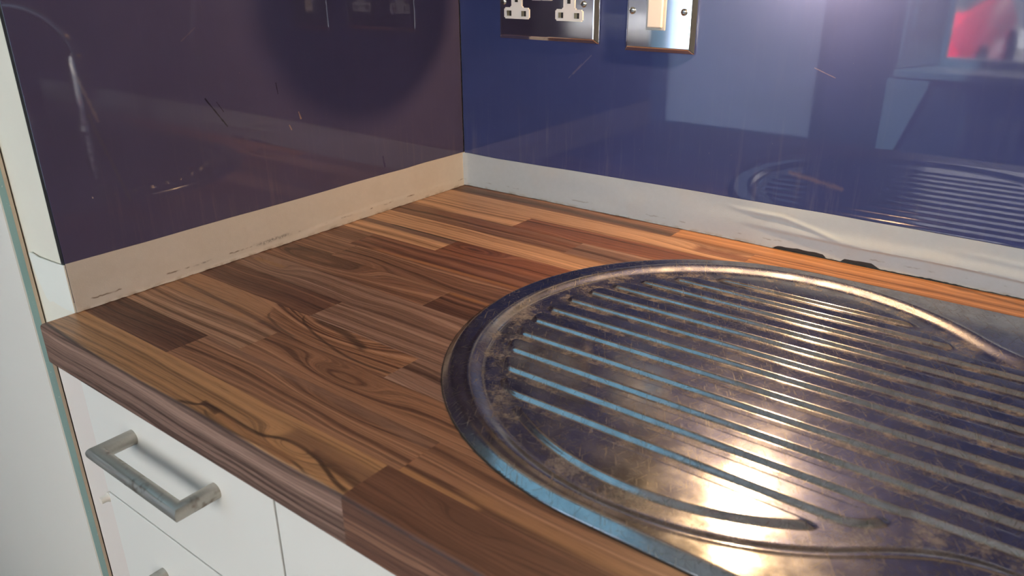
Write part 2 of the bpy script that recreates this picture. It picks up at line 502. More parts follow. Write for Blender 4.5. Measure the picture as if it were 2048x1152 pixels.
# worn stainless steel of the drainer ---------------------------------
def mat_steel():
    t = NT('scratched_stainless_steel')
    p = t.pos()
    x, y, z = t.sep(p)
    at = t.n('Attribute', attribute_name='dust')
    low = at.outputs['Fac']
    scr = None
    for k, (ang, sc) in enumerate(((0.3, 1.0), (1.2, 1.1), (2.1, 0.8), (2.75, 1.2))):
        ca, sa = math.cos(ang), math.sin(ang)
        u = t.m('ADD', t.m('MULTIPLY', x, ca), t.m('MULTIPLY', y, sa))
        w = t.m('SUBTRACT', t.m('MULTIPLY', y, ca), t.m('MULTIPLY', x, sa))
        nn = t.noise(t.xyz(t.m('MULTIPLY', u, 75 * sc), t.m('MULTIPLY', w, 1150 * sc), k * 3.7), 1.0, 2, 0.6)
        s = t.ss(nn, 0.635, 0.69)
        scr = s if scr is None else t.m('MAXIMUM', scr, s)
    # curly fibres of lint: thin contour lines of a noise field
    f1 = t.m('ABSOLUTE', t.m('SUBTRACT', t.noise(p, 130, 2, 0.5, 1.2), 0.5))
    f2 = t.m('ABSOLUTE', t.m('SUBTRACT', t.noise(t.xyz(y, x, 4.0), 190, 2, 0.5, 1.5), 0.5))
    lint = t.m('MAXIMUM', t.ss(f1, 0.0, 0.007, 1.0, 0.0), t.ss(f2, 0.0, 0.007, 1.0, 0.0))
    lint = t.m('MULTIPLY', lint, t.ss(t.noise(p, 24, 3, 0.6), 0.42, 0.58))
    cloud = t.noise(p, 38, 4, 0.65)
    fine = t.noise(p, 420, 3, 0.6)
    dust = t.m('MULTIPLY', low, t.ss(t.m('ADD', t.m('MULTIPLY', cloud, 0.7), t.m('MULTIPLY', fine, 0.3)), 0.44, 0.66))
    film = t.m('MULTIPLY', t.ss(t.noise(p, 16, 4, 0.6), 0.50, 0.75), 0.012)
    dust = t.m('MAXIMUM', t.m('MULTIPLY', dust, 0.60), film)
    dust = t.m('MAXIMUM', dust, t.m('MULTIPLY', scr, t.ss(t.noise(p, 20, 3, 0.6), 0.40, 0.64, 0.05, 0.26)))
    dust = t.m('MAXIMUM', dust, t.m('MULTIPLY', lint, t.m('ADD', 0.10, t.m('MULTIPLY', low, 0.50))))
    r = t.ss(t.noise(p, 30, 4, 0.6), 0.3, 0.75, 0.11, 0.23)
    hgt = t.noise(t.xyz(t.m('MULTIPLY', x, 60), t.m('MULTIPLY', y, 1300), 0.0), 1.0, 2)
    nm = t.bump(hgt, 0.05, 0.0004)
    a = t.n('BsdfAnisotropic')
    t.set(a.inputs['Color'], t.mix(scr, t.mix(t.ss(t.noise(p, 55, 5, 0.7), 0.40, 0.62), (0.46, 0.46, 0.48), (0.36, 0.36, 0.38)), (0.17, 0.165, 0.16)))
    t.set(a.inputs['Roughness'], r)
    t.set(a.inputs['Normal'], nm)
    b = t.n('BsdfAnisotropic')
    t.set(b.inputs['Color'], (0.62, 0.61, 0.60))
    t.set(b.inputs['Roughness'], 0.36)
    t.set(b.inputs['Normal'], nm)
    mx = t.n('MixShader')
    t.set(mx.inputs[0], t.m('ADD', 0.05, t.m('MULTIPLY', scr, 0.20)))
    t.t.links.new(a.outputs[0], mx.inputs[1])
    t.t.links.new(b.outputs[0], mx.inputs[2])
    df = t.n('BsdfDiffuse')
    t.set(df.inputs['Color'], t.mix(fine, (0.30, 0.25, 0.20), (0.50, 0.43, 0.35)))
    m2 = t.n('MixShader')
    t.set(m2.inputs[0], dust)
    t.t.links.new(mx.outputs[0], m2.inputs[1])
    t.t.links.new(df.outputs[0], m2.inputs[2])
    return t.done(m2.outputs[0])
M_STEEL = mat_steel()

# ------------------------------------------------------------------ the room
WD = 0.547            # depth of the left return wall
RX0, RX1 = -2.4, 2.9
def structure(o, label=None):
    o['kind'] = 'structure'
    if label: o['label'] = label
    return o
structure(box('wall_back', -0.02, RX1, 0.009, 0.14, FLOOR_Z, CEIL_Z, M_CREAM), 'cream plastered wall behind the blue glass')
structure(boxes('wall_left', [(RX0, -0.008, -WD + 0.001, 0.14, -0.0395, CEIL_Z), (RX0, -0.0160, -0.528, 0.14, FLOOR_Z, -0.0395)], M_CREAM), 'cream painted end of the short wall left of the worktop')
structure(box('wall_right', RX1, RX1 + 0.1, FAR_Y - 0.2, 0.14, FLOOR_Z, CEIL_Z, M_PLASTER))
structure(box('wall_side', RX0 - 0.1, RX0, FAR_Y - 0.2, -0.4, FLOOR_Z, CEIL_Z, M_PLASTER))
x0, x1, z0, z1 = WIN
g0, g1, h0, h1 = GLZ
WX0 = -0.025       # room side of the splayed window recess
structure(boxes('wall_far', [(RX0, g0 - .09, FAR_Y - 0.2, FAR_Y, FLOOR_Z, CEIL_Z), (g0 - .09, g1 + .09, FAR_Y - 0.2, FAR_Y, h1 + .1, CEIL_Z), (g1 + .09, WX0, FAR_Y - 0.28, FAR_Y, FLOOR_Z, CEIL_Z), (x1, RX1, FAR_Y - 0.28, FAR_Y, FLOOR_Z, CEIL_Z),
                             (WX0, x1, FAR_Y - 0.28, FAR_Y, FLOOR_Z, z0 - 0.03), (WX0, x1, FAR_Y - 0.28, FAR_Y, z1, CEIL_Z), (WX0, x0, FAR_Y - 0.28, FAR_Y - 0.24, z0 - 0.03, z1)], M_DARKWALL))
structure(box('floor', RX0 - 0.1, RX1 + 0.1, FAR_Y - 0.2, 0.14, FLOOR_Z - 0.1, FLOOR_Z, M_FLOOR))
sx0, sx1, sy0, sy1 = ROOF
structure(boxes('ceiling', [(RX0 - .1, sx0, FAR_Y - 0.2, 0.14, CEIL_Z, CEIL_Z + 0.1), (sx1, RX1 + .1, FAR_Y - 0.2, 0.14, CEIL_Z, CEIL_Z + 0.1),
                            (sx0, sx1, FAR_Y - 0.2, sy0, CEIL_Z, CEIL_Z + 0.1), (sx0, sx1, sy1, 0.14, CEIL_Z, CEIL_Z + 0.1)], M_CEIL))
rf = empty('added_rooflight', ((sx0 + sx1) / 2, (sy0 + sy1) / 2, CEIL_Z))  # unseen rooflight, added to put blue light on the ribs and rim
structure(rf)
boxes('window_frame', [(sx0, sx0 + .04, sy0, sy1, CEIL_Z + .01, CEIL_Z + .09), (sx1 - .04, sx1, sy0, sy1, CEIL_Z + .01, CEIL_Z + .09),
                       (sx0 + .04, sx1 - .04, sy0, sy0 + .04, CEIL_Z + .01, CEIL_Z + .09), (sx0 + .04, sx1 - .04, sy1 - .04, sy1, CEIL_Z + .01, CEIL_Z + .09)], M_SHUT, rf)
def mat_tint():
    t = NT('added_rooflight_blue_glass')
    tr = t.n('BsdfTransparent')
    t.set(tr.inputs[0], (0.186, 0.268, 0.315))
    return t.done(tr.outputs[0])
box('window_pane', sx0 + .04, sx1 - .04, sy0 + .04, sy1 - .04, CEIL_Z + .04, CEIL_Z + .045, mat_tint(), rf)
def mat_frost():
    t = NT('frosted_door_glass')
    tl = t.n('BsdfTranslucent')
    n = t.noise(t.pos(), 40, 3)
    t.set(tl.inputs[0], t.mix(n, (0.31, 0.42, 0.58), (0.36, 0.48, 0.65)))
    df = t.n('BsdfDiffuse')
    t.set(df.inputs[0], (0.5, 0.52, 0.55))
    mx = t.n('MixShader')
    t.set(mx.inputs[0], 0.2)
    t.t.links.new(tl.outputs[0], mx.inputs[1])
    t.t.links.new(df.outputs[0], mx.inputs[2])
    return t.done(mx.outputs[0])
dr = empty('door_1', ((g0 + g1) / 2, FAR_Y - 0.1, FLOOR_Z))
structure(dr)
boxes('door_frame', [(g0 - .09, g0, FAR_Y - .13, FAR_Y - .07, FLOOR_Z, h1 + .1), (g1, g1 + .09, FAR_Y - .13, FAR_Y - .07, FLOOR_Z, h1 + .1), (g0, g1, FAR_Y - .13, FAR_Y - .07, h1, h1 + .1), (g0, g1, FAR_Y - .13, FAR_Y - .07, FLOOR_Z, h0)], M_DARKWALL, dr)
bm = bmesh.new()
for q in ((g0, FAR_Y - .10, h0), (g1, FAR_Y - .10, h0), (g1, FAR_Y - .10, h1), (g0, FAR_Y - .10, h1)):
    bm.verts.new(q)
bm.faces.new(bm.verts[:] if False else list(bm.verts))
bm_obj('door_pane', bm, mat_frost(), dr)
def window_unit(name, x0, x1, z0, z1, y, parent=None):
    w = empty(name, ((x0 + x1) / 2, y, z0))
    structure(w)
    f = 0.028
    boxes('window_frame', [(x0, x0 + f, y - .05, y, z0, z1), (x1 - f, x1, y - .05, y, z0, z1), (x0 + f, x1 - f, y - .05, y, z0, z0 + f), (x0 + f, x1 - f, y - .05, y, z1 - f, z1)], M_SHUT, w)
    box('mullion', (x0 + x1) / 2 - .025, (x0 + x1) / 2 + .025, y - .045, y - .005, z0 + f, z1 - f, M_SHUT, w)
    for a, b in ((x0 + f, (x0 + x1) / 2 - .025), ((x0 + x1) / 2 + .025, x1 - f)):
        box('window_pane', a, b, y - .03, y - .026, z0 + f, z1 - f, M_PANE, w)
    box('window_sill', WX0 + .002, x1 - .002, y - .02, FAR_Y + .03, z0 - .028, z0, M_SHUT, w, 0.004)
    return w
window_unit('window_1', WIN[0], WIN[1], WIN[2], WIN[3], FAR_Y - 0.22)

# ------------------------------------------------------------------ splashbacks and the white glass sheet
o = box('splashback_panel', -0.008, 0.0, -WD, -0.0065, 0.009, 0.46, M_SPLASH_L, bevel=0.0008)
put(o, 'dark purple glossy glass splashback on the short left wall', 'splashback')
o = box('splashback_panel', 0.0005, 1.9, -0.006, 0.008, 0.009, 0.46, M_SPLASH_B, bevel=0.0006)
put(o, 'indigo blue glossy glass splashback behind the sockets and drainer', 'splashback')
o = box('shadow_gap_strip', 0.0005, 1.9, -0.0055, 0.008, 0.0, 0.0088, M_BLACK)  # dark strip added for the shade in the gap under the glass
put(o, 'black sealant strip standing in for shadow where the tape has torn above the worktop', 'shading')
gs = empty('glass_sheet', (-0.6, -0.554, FLOOR_Z))
put(gs, 'tall white backed glass sheet with green cut edge left of the worktop', 'glass panel')
box('glass_face', -1.5, -0.0782, -0.5580, -0.5565, FLOOR_Z, 1.2, M_WGLASS, gs)
box('glass_edge', -1.5, -0.0778, -0.5565, -0.5508, FLOOR_Z, 1.2, M_GEDGE, gs)
box('adhesive_bead', -1.5, -0.0779, -0.5508, -0.5476, FLOOR_Z, 1.2, M_TAN, gs)

# ------------------------------------------------------------------ masking tape along the foot of the splashbacks
def lerp_curve(pts, x):
    xs, ys = zip(*pts)
    return np.interp(x, xs, ys)
def smooth_noise(n, step, seed):
    r = np.random.default_rng(seed)
    k = max(3, int(n / step) + 3)
    g = r.uniform(-1, 1, k)
    t = np.linspace(0, k - 2.001, n)
    i = t.astype(int)
    f = t - i
    f = f * f * (3 - 2 * f)
    return g[i] * (1 - f) + g[i + 1] * f
def tape(name, n, ncol, base_fn, bot, top, off, mat, thick=0.0006):
    """base_fn(s)->(x,y,nx,ny): path and outward normal; bot/top arrays; off(s_index array, zfrac) outward bumps"""
    verts, faces = [], []
    for layer in (0, 1):
        for i in range(n):
            X, Y, nx, ny = base_fn(i)
            for j in range(ncol):
                f = j / (ncol - 1)
                z = bot[i] + (top[i] - bot[i]) * f
                d = off[i, j] + (thick if layer == 0 else 0.0)
                verts.append((X + nx * d, Y + ny * d, z))
    def idx(l, i, j): return l * n * ncol + i * ncol + j
    for i in range(n - 1):
        for j in range(ncol - 1):
            faces.append((idx(0, i, j), idx(0, i, j + 1), idx(0, i + 1, j + 1), idx(0, i + 1, j)))
            faces.append((idx(1, i, j), idx(1, i + 1, j), idx(1, i + 1, j + 1), idx(1, i, j + 1)))
        for j in (0, ncol - 1):
            faces.append((idx(0, i, j), idx(0, i + 1, j), idx(1, i + 1, j), idx(1, i, j)))
    for i in (0, n - 1):
        for j in range(ncol - 1):
            faces.append((idx(0, i, j), idx(1, i, j), idx(1, i, j + 1), idx(0, i, j + 1)))
    me = bpy.data.meshes.new(name)
    me.from_pydata(verts, [], faces)
    bm = bmesh.new()
    bm.from_mesh(me)
    bmesh.ops.recalc_face_normals(bm, faces=bm.faces)
    bm.to_mesh(me)
    bm.free()
    return link(name, me, mat, None, True, 50)

# left wall
n, nc = 360, 26
ys = np.linspace(-0.0005, -WD, n)
fr = np.linspace(0, 1, nc)
bot = 0.0004 + 0.0005 * np.clip(smooth_noise(n, 4, 1), 0, 1)
top = 0.0472 + 0.0004 * smooth_noise(n, 30, 2)
Z = bot[:, None] + (top - bot)[:, None] * fr[None, :]
YY = np.repeat(ys[:, None], nc, 1)
off = 0.0005 + 0.0003 * np.abs(smooth_noise(n, 12, 3))[:, None] * np.sin(fr * 7)[None, :] ** 2
lowstrip = lerp_curve([(-0.56, 0.0), (-0.30, 0.004), (-0.266, 0.0092), (-0.2182, 0.0106), (-0.1716, 0.0124), (-0.131, 0.0111), (-0.063, 0.0116), (0, 0.008)], ys)
off = off + 0.0007 * (1 / (1 + np.exp((Z - lowstrip[:, None]) / 0.00035)))
# the corner: soft paper fillet
off = off + 0.004 * np.exp(-((YY) / 0.003) ** 2)
o = tape('masking_tape', n, nc, lambda i: (0.0004, float(ys[i]), 1, 0), bot, top, off, M_TAPE_L)
put(o, 'white paper tape strip tinted for warm lamplight along the foot of the purple splashback', 'tape', 'masking tape strips')

# back wall
n, nc = 700, 34
xs = np.linspace(0.0012, 1.30, n)
fr = np.linspace(0, 1, nc)
bot = 0.0005 + 0.0006 * np.clip(smooth_noise(n, 5, 5), 0, 1) + 0.0007 * np.clip(smooth_noise(n, 2, 15), 0, 1) * (xs > 0.555)
gap = lerp_curve([(0, 0), (0.4440, 0), (0.4480, 0.0030), (0.470, 0.0045), (0.4980, 0.0042), (0.5015, 0.0006), (0.5160, 0.0006), (0.5190, 0.0040), (0.5460, 0.0048), (0.5540, 0.0008), (0.60, 0.0014), (0.64, 0.0006), (1.4, 0.0006)], xs)
bot = bot + gap
top = lerp_curve([(0, 0.0466), (0.02, 0.0462), (0.06, 0.0455), (0.31, 0.0482), (0.52, 0.0485), (0.67, 0.0472), (1.4, 0.047)], xs) + 0.0002 * smooth_noise(n, 25, 6)
Z = bot[:, None] + (top - bot)[:, None] * fr[None, :]
XX = np.repeat(xs[:, None], nc, 1)
off = np.full_like(Z, 0.0006)
r1 = lerp_curve([(0.38, 0.024), (0.4433, 0.0215), (0.5326, 0.0197), (0.5963, 0.0205), (0.6757, 0.0184), (0.9, 0.016)], xs)
a1 = lerp_curve([(0.40, 0), (0.47, 0.0026), (0.6, 0.0034), (0.8, 0.003)], xs)
off += a1[:, None] * np.where(Z > r1[:, None], np.exp(-((Z - r1[:, None]) / 0.0075) ** 2), np.exp(-((Z - r1[:, None]) / 0.0016) ** 2))
r2 = lerp_curve([(0.38, 0.040), (0.4008, 0.0371), (0.4508, 0.0365), (0.4883, 0.0285), (0.5154, 0.0217)], xs)
a2 = lerp_curve([(0.385, 0), (0.42, 0.0014), (0.50, 0.0018), (0.525, 0)], xs)
off += a2[:, None] * np.exp(-((Z - r2[:, None]) / 0.0022) ** 2)
r3 = lerp_curve([(0.60, 0.034), (0.70, 0.031)], xs)
a3 = lerp_curve([(0.60, 0), (0.66, 0.0010), (0.8, 0.001)], xs)
off += a3[:, None] * np.exp(-((Z - r3[:, None]) / 0.003) ** 2)
flare = lerp_curve([(0, 0), (0.42, 0.0), (0.46, 0.0012), (0.56, 0.0012), (0.62, 0.0008), (1.4, 0.0008)], xs)
off += flare[:, None] * np.exp(-Z / 0.005)
off += 0.00035 * smooth_noise(n, 18, 9)[:, None] * np.sin(fr * 9 + 1)[None, :]
off += 0.003 * np.exp(-((XX - 0.001) / 0.004) ** 2)
o = tape('masking_tape', n, nc, lambda i: (float(xs[i]), -0.0064, 0, -1), bot, top, off, M_TAPE_B)
put(o, 'wrinkled white paper tape strip tinted for cool daylight with ragged foot below the blue splashback', 'tape', 'masking tape strips')

# the torn end wrapped round the wall corner
bm = bmesh.new()
outl = [(0.0012, 0.0466), (-0.012, 0.0450), (-0.030, 0.0440), (-0.050, 0.0432), (-0.066, 0.0445), (-0.0705, 0.0425), (-0.0690, 0.034), (-0.0660, 0.024), (-0.0610, 0.012),
        (-0.0555, 0.002), (-0.0500, -0.0015), (-0.042, 0.0005), (-0.030, 0.0), (-0.016, -0.001), (0.0012, 0.0006)]
dense = []
for (a, b) in zip(outl, outl[1:] + outl[:1]):
    for k in range(5):
        f = k / 5
        jx, jz = (random.uniform(-.0005, .0005), random.uniform(-.0005, .0005)) if -0.075 < a[0] < -0.002 and a[1] < 0.0435 else (0, 0)
        dense.append((a[0] + (b[0] - a[0]) * f + jx, a[1] + (b[1] - a[1]) * f + jz))
vs = [bm.verts.new((p[0], -WD - 0.0006, p[1])) for p in dense]
f = bm.faces.new(vs)
ex = bmesh.ops.extrude_face_region(bm, geom=[f])
for v in [e for e in ex['geom'] if isinstance(e, bmesh.types.BMVert)]:
    v.co.y -= 0.0012
o = bm_obj('masking_tape', bm, plain('window_lit_tape_end', (0.80, 0.80, 0.72), 0.75, bump=0.3))  # same tape, brighter tint put in for the window light
put(o, 'torn pale tape end folded round the wall corner beside the glass edge', 'tape', 'masking tape strips')

# ------------------------------------------------------------------ worktop of walnut staves
P = 0.0386
TH = 0.0387
BR = (0.205, 0.118, 0.074); BRd = (0.085, 0.046, 0.030); BRl = (0.31, 0.195, 0.125)
TAN = (0.47, 0.31, 0.178); TANd = (0.30, 0.175, 0.09); TANl = (0.60, 0.40, 0.23)
RED = (0.205, 0.092, 0.050); REDd = (0.10, 0.043, 0.026); REDl = (0.30, 0.15, 0.085)
DRK = (0.120, 0.064, 0.043); DRKd = (0.055, 0.030, 0.022); DRKl = (0.20, 0.115, 0.075)
GRY = (0.235, 0.155, 0.110); GRYd = (0.115, 0.070, 0.050); GRYl = (0.33, 0.235, 0.175)
ORG = (0.42, 0.225, 0.095); ORGd = (0.25, 0.12, 0.05); ORGl = (0.52, 0.30, 0.14)
MED = (0.27, 0.155, 0.088); MEDd = (0.12, 0.064, 0.040); MEDl = (0.38, 0.235, 0.14)
GOLD = (0.40, 0.235, 0.105)
XR = 1.90
B0, B1 = 0.872, 1.225       # sink cut-out along the worktop
def W(p, seed, **kw):
    return wood(p[0], p[1], p[2], seed, **kw)
t_tan, t_br, t_red, t_drk, t_gry, t_org, t_med = (TAN, TANd, TANl), (BR, BRd, BRl), (RED, REDd, REDl), (DRK, DRKd, DRKl), (GRY, GRYd, GRYl), (ORG, ORGd, ORGl), (MED, MEDd, MEDl)
rows = [
 # row 0 at the back wall
 [(0.336, dict(p=t_br, streaks=[(-0.020, -0.030, 0.009, (0.10, 0.075, 0.055), 0.7, 0.0, 0.34)], contrast=0.6)), (0.93, dict(p=t_org, contrast=0.7, streaks=[(-0.012, -0.030, 0.004, (0.16, 0.08, 0.035), 0.7, 0.62, 0.72)], knots=[(0.63, -0.022, 0.03, 0.008, 0.010)])), (XR, dict(p=t_red))],
 [(0.436, dict(p=t_tan, contrast=0.45, knots=[(0.40, -0.057, 0.040, 0.013, 0.016)], streaks=[(-0.058, -0.058, 0.011, RED, 0.85, 0.375, 0.50)])), (0.80, dict(p=t_org, contrast=0.8)), (XR, dict(p=t_med))],
 [(0.1685, dict(p=t_tan, contrast=0.55)), (0.62, dict(p=t_red, contrast=0.8)), (XR, dict(p=t_br))],
 [(0.2685, dict(p=t_br, contrast=0.8, streaks=[(-0.126, -0.134, 0.010, RED, 0.6, 0.05, 0.30)])), (0.75, dict(p=t_gry, contrast=0.7)), (XR, dict(p=t_br))],
 [(0.52, dict(p=t_tan, contrast=0.4)), (XR, dict(p=t_med))],
 [(0.151, dict(p=t_tan, contrast=0.45, streaks=[(-0.1965, -0.2015, 0.0085, (0.15, 0.10, 0.085), 0.9, -0.03, 0.19), (-0.1935, -0.1945, 0.0030, (0.035, 0.025, 0.02), 0.9, 0.045, 0.175)])),
  (0.70, dict(p=t_red, contrast=0.75, warp=0.006, knots=[(0.185, -0.207, 0.045, 0.011, 0.030)])), (XR, dict(p=t_br))],
 [(0.057, dict(p=t_br, contrast=0.9)), (0.66, dict(p=((0.17, 0.082, 0.050), (0.12, 0.058, 0.038), (0.22, 0.115, 0.07)), contrast=0.35, streaks=[(-0.268, -0.262, 0.0035, ORG, 0.55, 0.09, 0.33)])), (XR, dict(p=t_gry))],
 [(0.070, dict(p=t_br, contrast=0.8)), (0.58, dict(p=t_br, contrast=0.9, warp=0.014, knots=[(0.12, -0.30, 0.07, 0.012, -0.012)])), (XR, dict(p=t_drk))],
 [(0.242, dict(p=t_br, contrast=1.0, warp=0.014, knots=[(0.06, -0.331, 0.12, 0.017, 0.034)])), (0.54, dict(p=t_drk, contrast=0.9, streaks=[(-0.309, -0.309, 0.006, ORG, 0.6, 0.24, 0.40)])), (XR, dict(p=t_med))],
 [(0.60, dict(p=t_gry, contrast=0.9, warp=0.012, knots=[(0.045, -0.366, 0.03, 0.010, 0.020)], streaks=[(-0.363, -0.363, 0.005, (0.30, 0.19, 0.08), 0.6, 0.01, 0.06)])), (XR, dict(p=t_br))],
 [(0.1765, dict(p=(DRK, DRKd, BR), contrast=1.1)), (0.56, dict(p=t_gry, contrast=1.1, warp=0.007)), (XR, dict(p=t_red))],
 [(0.312, dict(p=t_med, contrast=0.75, warp=0.010, knots=[(0.215, -0.420, 0.062, 0.024, 0.055)], xsap=(0.135, 0.5, (0.36, 0.225, 0.125)),
     lines_at=[([(0.188, -0.4262), (0.205, -0.4268), (0.225, -0.4285), (0.245, -0.4335), (0.265, -0.4400)], 0.0062, (0.045, 0.026, 0.018), 0.75), ([(0.172, -0.4250), (0.178, -0.4330), (0.194, -0.4405), (0.2326, -0.4515), (0.2743, -0.4575), (0.312, -0.4550)], 0.0022, (0.045, 0.026, 0.018), 0.7), ([(0.140, -0.4260), (0.1437, -0.4440), (0.160, -0.4520), (0.20, -0.4600)], 0.0022, (0.07, 0.045, 0.035), 0.6)],
     streaks=[(-0.4465, -0.4600, 0.0035, (0.10, 0.065, 0.05), 0.7, 0.0, 0.18)])), (0.70, dict(p=(GRY, DRKd, GRYl), contrast=0.9)), (XR, dict(p=t_med))],
 [(0.182, dict(p=(( .33, .215, .135), (.17, .105, .065), (.42, .29, .19)), contrast=0.8)), (0.64, dict(p=t_med, contrast=0.9, knots=[(0.285, -0.484, 0.05, 0.010, 0.022)])), (XR, dict(p=t_br))],
 [(0.139, dict(p=(DRK, DRKd, BR), contrast=1.0)), (0.405, dict(p=t_med, contrast=1.0, knots=[(0.32, -0.512, 0.06, 0.008, 0.012)], streaks=[(-0.503, -0.508, 0.006, GRY, 0.55, 0.13, 0.41)])),
  (0.90, dict(p=t_med, contrast=0.9, streaks=[(-0.5375, -0.540, 0.0045, GOLD, 0.9, 0.39, 0.47), (-0.530, -0.533, 0.007, (0.36, 0.21, 0.10), 0.7, 0.45, 0.75)])), (XR, dict(p=t_tan))],
 [(0.396, dict(p=((0.200, 0.138, 0.105), (0.075, 0.045, 0.035), (0.30, 0.215, 0.165)), contrast=0.7, warp=0.008,
     sap=[(0.0, -0.5715), (0.047, -0.5745), (0.10, -0.577), (0.17, -0.578), (0.2114, -0.5772), (0.2500, -0.5765), (0.31, -0.5780), (0.3579, -0.5785), (0.396, -0.5775)], sapcol=(0.40, 0.245, 0.115),
     knots=[(0.335, -0.566, 0.035, 0.010, 0.022)],
     lines_at=[([(0.215, -0.5765), (0.2300, -0.5725), (0.2437, -0.5667), (0.268, -0.5672), (0.2974, -0.5676), (0.3277, -0.5600), (0.3486, -0.5614), (0.3663, -0.5664), (0.3866, -0.5728), (0.3958, -0.5742)], 0.0026, (0.045, 0.024, 0.016), 0.85),
               ([(0.2437, -0.5720), (0.268, -0.5768), (0.30, -0.5755), (0.335, -0.5735), (0.36, -0.5770)], 0.0016, (0.07, 0.038, 0.024), 0.7)],
     streaks=[(-0.5665, -0.5690, 0.0040, (0.050, 0.028, 0.018), 0.8, 0.232, 0.256), (-0.5585, -0.5660, 0.0055, (0.060, 0.032, 0.022), 0.8, 0.345, 0.400), (-0.5530, -0.5560, 0.0090, (0.20, 0.115, 0.065), 0.75, 0.315, 0.400), (-0.5705, -0.5735, 0.0050, (0.30, 0.165, 0.08), 0.6, 0.255, 0.345)])),
  (0.95, dict(p=(DRK, DRKd, BR), contrast=0.7, warp=0.012, sap=[(0.39, -0.5775), (0.5, -0.578), (0.62, -0.577), (0.95, -0.577)], sapcol=(0.165, 0.088, 0.054), knots=[(0.47, -0.555, 0.03, 0.008, 0.012)])), (XR, dict(p=t_br))],
]
wt = empty('worktop', (0.95, -0.29, 0.0))
put(wt, 'walnut butcher block worktop of glued staves around the steel drainer', 'worktop')
seed = 1.0
for k, segs in enumerate(rows):
    yb = -0.0075 if k == 0 else -P * k
    yf = -P * (k + 1)
    if k == 14:
        yf = -0.5790
    xa = 0.0 if k > 13 else 0.0
    for (xb, spec) in segs:
        spec = dict(spec)
        p = spec.pop('p')
        seed += 3.37
        mat = W(p, seed, **spec)
        pieces = [(xa, xb)]
        if 2 <= k <= 11:
            pieces = []
            for a, b in ((xa, min(xb, B0)), (max(xa, B1), xb)):
                if b - a > 0.01:
                    pieces.append((a, b))
        for (a, b) in pieces:
            bm = bmesh.new()
            add_box(bm, a, b, yf, yb, -TH, 0.0)
            if k == 14:
                es = [e for e in bm.edges if all(abs(v.co.y - yf) < 1e-6 for v in e.verts) and abs(e.verts[0].co.z - e.verts[1].co.z) < 1e-6]
                bmesh.ops.bevel(bm, geom=es, offset=0.0028, segments=4, profile=0.5, affect='EDGES')
            else:
                es = [e for e in bm.edges if all(abs(v.co.z) < 1e-6 for v in e.verts)]
                bmesh.ops.bevel(bm, geom=es, offset=0.00015, segments=1, affect='EDGES')
            bm_obj('stave', bm, mat, wt)
        xa = xb

# ------------------------------------------------------------------ stainless drainer and bowl: one pressed sheet
def smoothstep(a, b, x):
    t = np.clip((x - a) / (b - a), 0, 1)
    return t * t * (3 - 2 * t)
SX0, SX1, SYC, SR = 0.517, 1.36, -0.287, 0.226
RIM = 0.0058
def d_out(X, Y):
    cx = np.clip(X, SX0, SX1)
    return SR - np.hypot(X - cx, Y - SYC)
def smin(a, b, k):
    h = np.clip(0.5 + 0.5 * (b - a) / k, 0, 1)
    return b * (1 - h) + a * h - k * h * (1 - h)
DC = (0.5245, -0.2895)
def d_rec(X, Y, R, ylo, yhi):
    c = R - np.hypot(X - DC[0], Y - DC[1])
    s = np.minimum(np.minimum(Y - ylo, yhi - Y), X - DC[0])
    return -smin(-c, -s, 0.030)
def rint(d1, d2, r):
    a, b = np.maximum(r - d1, 0), np.maximum(r - d2, 0)
    h = np.hypot(a, b)
    return np.where((d1 < r) & (d2 < r), r - h, np.minimum(d1, d2))
RIBS = [-0.4285, -0.4005, -0.3735, -0.3455, -0.3180, -0.2905, -0.2635, -0.2370, -0.2110, -0.1850, -0.1595, -0.1345]
CH = 0.0075
def height(X, Y):
    d = d_out(X, Y)
    q = np.clip(d / 0.0080, 0, 1)
    z = 0.0010 + (RIM - 0.0010) * (q - 0.5 * np.clip(q - 0.62, 0, 1) ** 2 / 0.38) / 0.81
    # slight bead then the step down into the drainer
    dr = d_rec(X, Y, 0.2080, -0.4215, -0.1605)
    z = z + 0.0004 * np.exp(-((dr + 0.0022) / 0.0016) ** 2)
    ramp = lambda q: 0.5 * (q + np.sqrt(q * q + 2.2e-6))
    z = z - 0.0046 * (ramp(dr) - ramp(dr - 0.0085)) / 0.0085
    # raised pads between the drain channels
    strip_lo, strip_hi = -0.4015, -0.1668
    cdom = 0.1850 - np.hypot(X - DC[0], Y - DC[1])
    sdom = np.minimum(np.minimum(Y - strip_lo, strip_hi - Y), np.minimum(X - DC[0], 0.845 - X))
    dom = np.maximum(cdom, sdom)
    sd = np.full_like(X, 1.0)
    edges = [-0.60] + RIBS + [0.10]
    for i in range(len(edges) - 1):
        lo, hi = edges[i], edges[i + 1] - CH
        inside = np.minimum(Y - lo, hi - Y)
        if i == 0:
            sd = inside
        else:
            sd = np.maximum(sd, inside)
    dp = rint(dom, sd, 0.0085)
    pad = smoothstep(-0.0004, 0.0036, dp)
    z = z + 0.0030 * pad
    dust = smoothstep(0.002, 0.012, dr) * (1 - smoothstep(-0.0002, 0.0022, dp))
    # washing bowl
    bw = np.minimum(np.minimum(X - 0.885, 1.21 - X), np.minimum(Y + 0.448, -0.120 - Y))
    bx = np.maximum(np.abs(X - 1.0475) - (0.1625 - 0.07), 0)
    by = np.maximum(np.abs(Y + 0.284) - (0.164 - 0.07), 0)
    bw = 0.07 - np.hypot(bx, by) + np.minimum(np.maximum(np.abs(X - 1.0475) - 0.0925, np.abs(Y + 0.284) - 0.094), 0) * -1.0
    z = z - 0.150 * smoothstep(0.0, 0.030, bw) - 0.006 * smoothstep(0.03, 0.14, bw)
    return z, dust
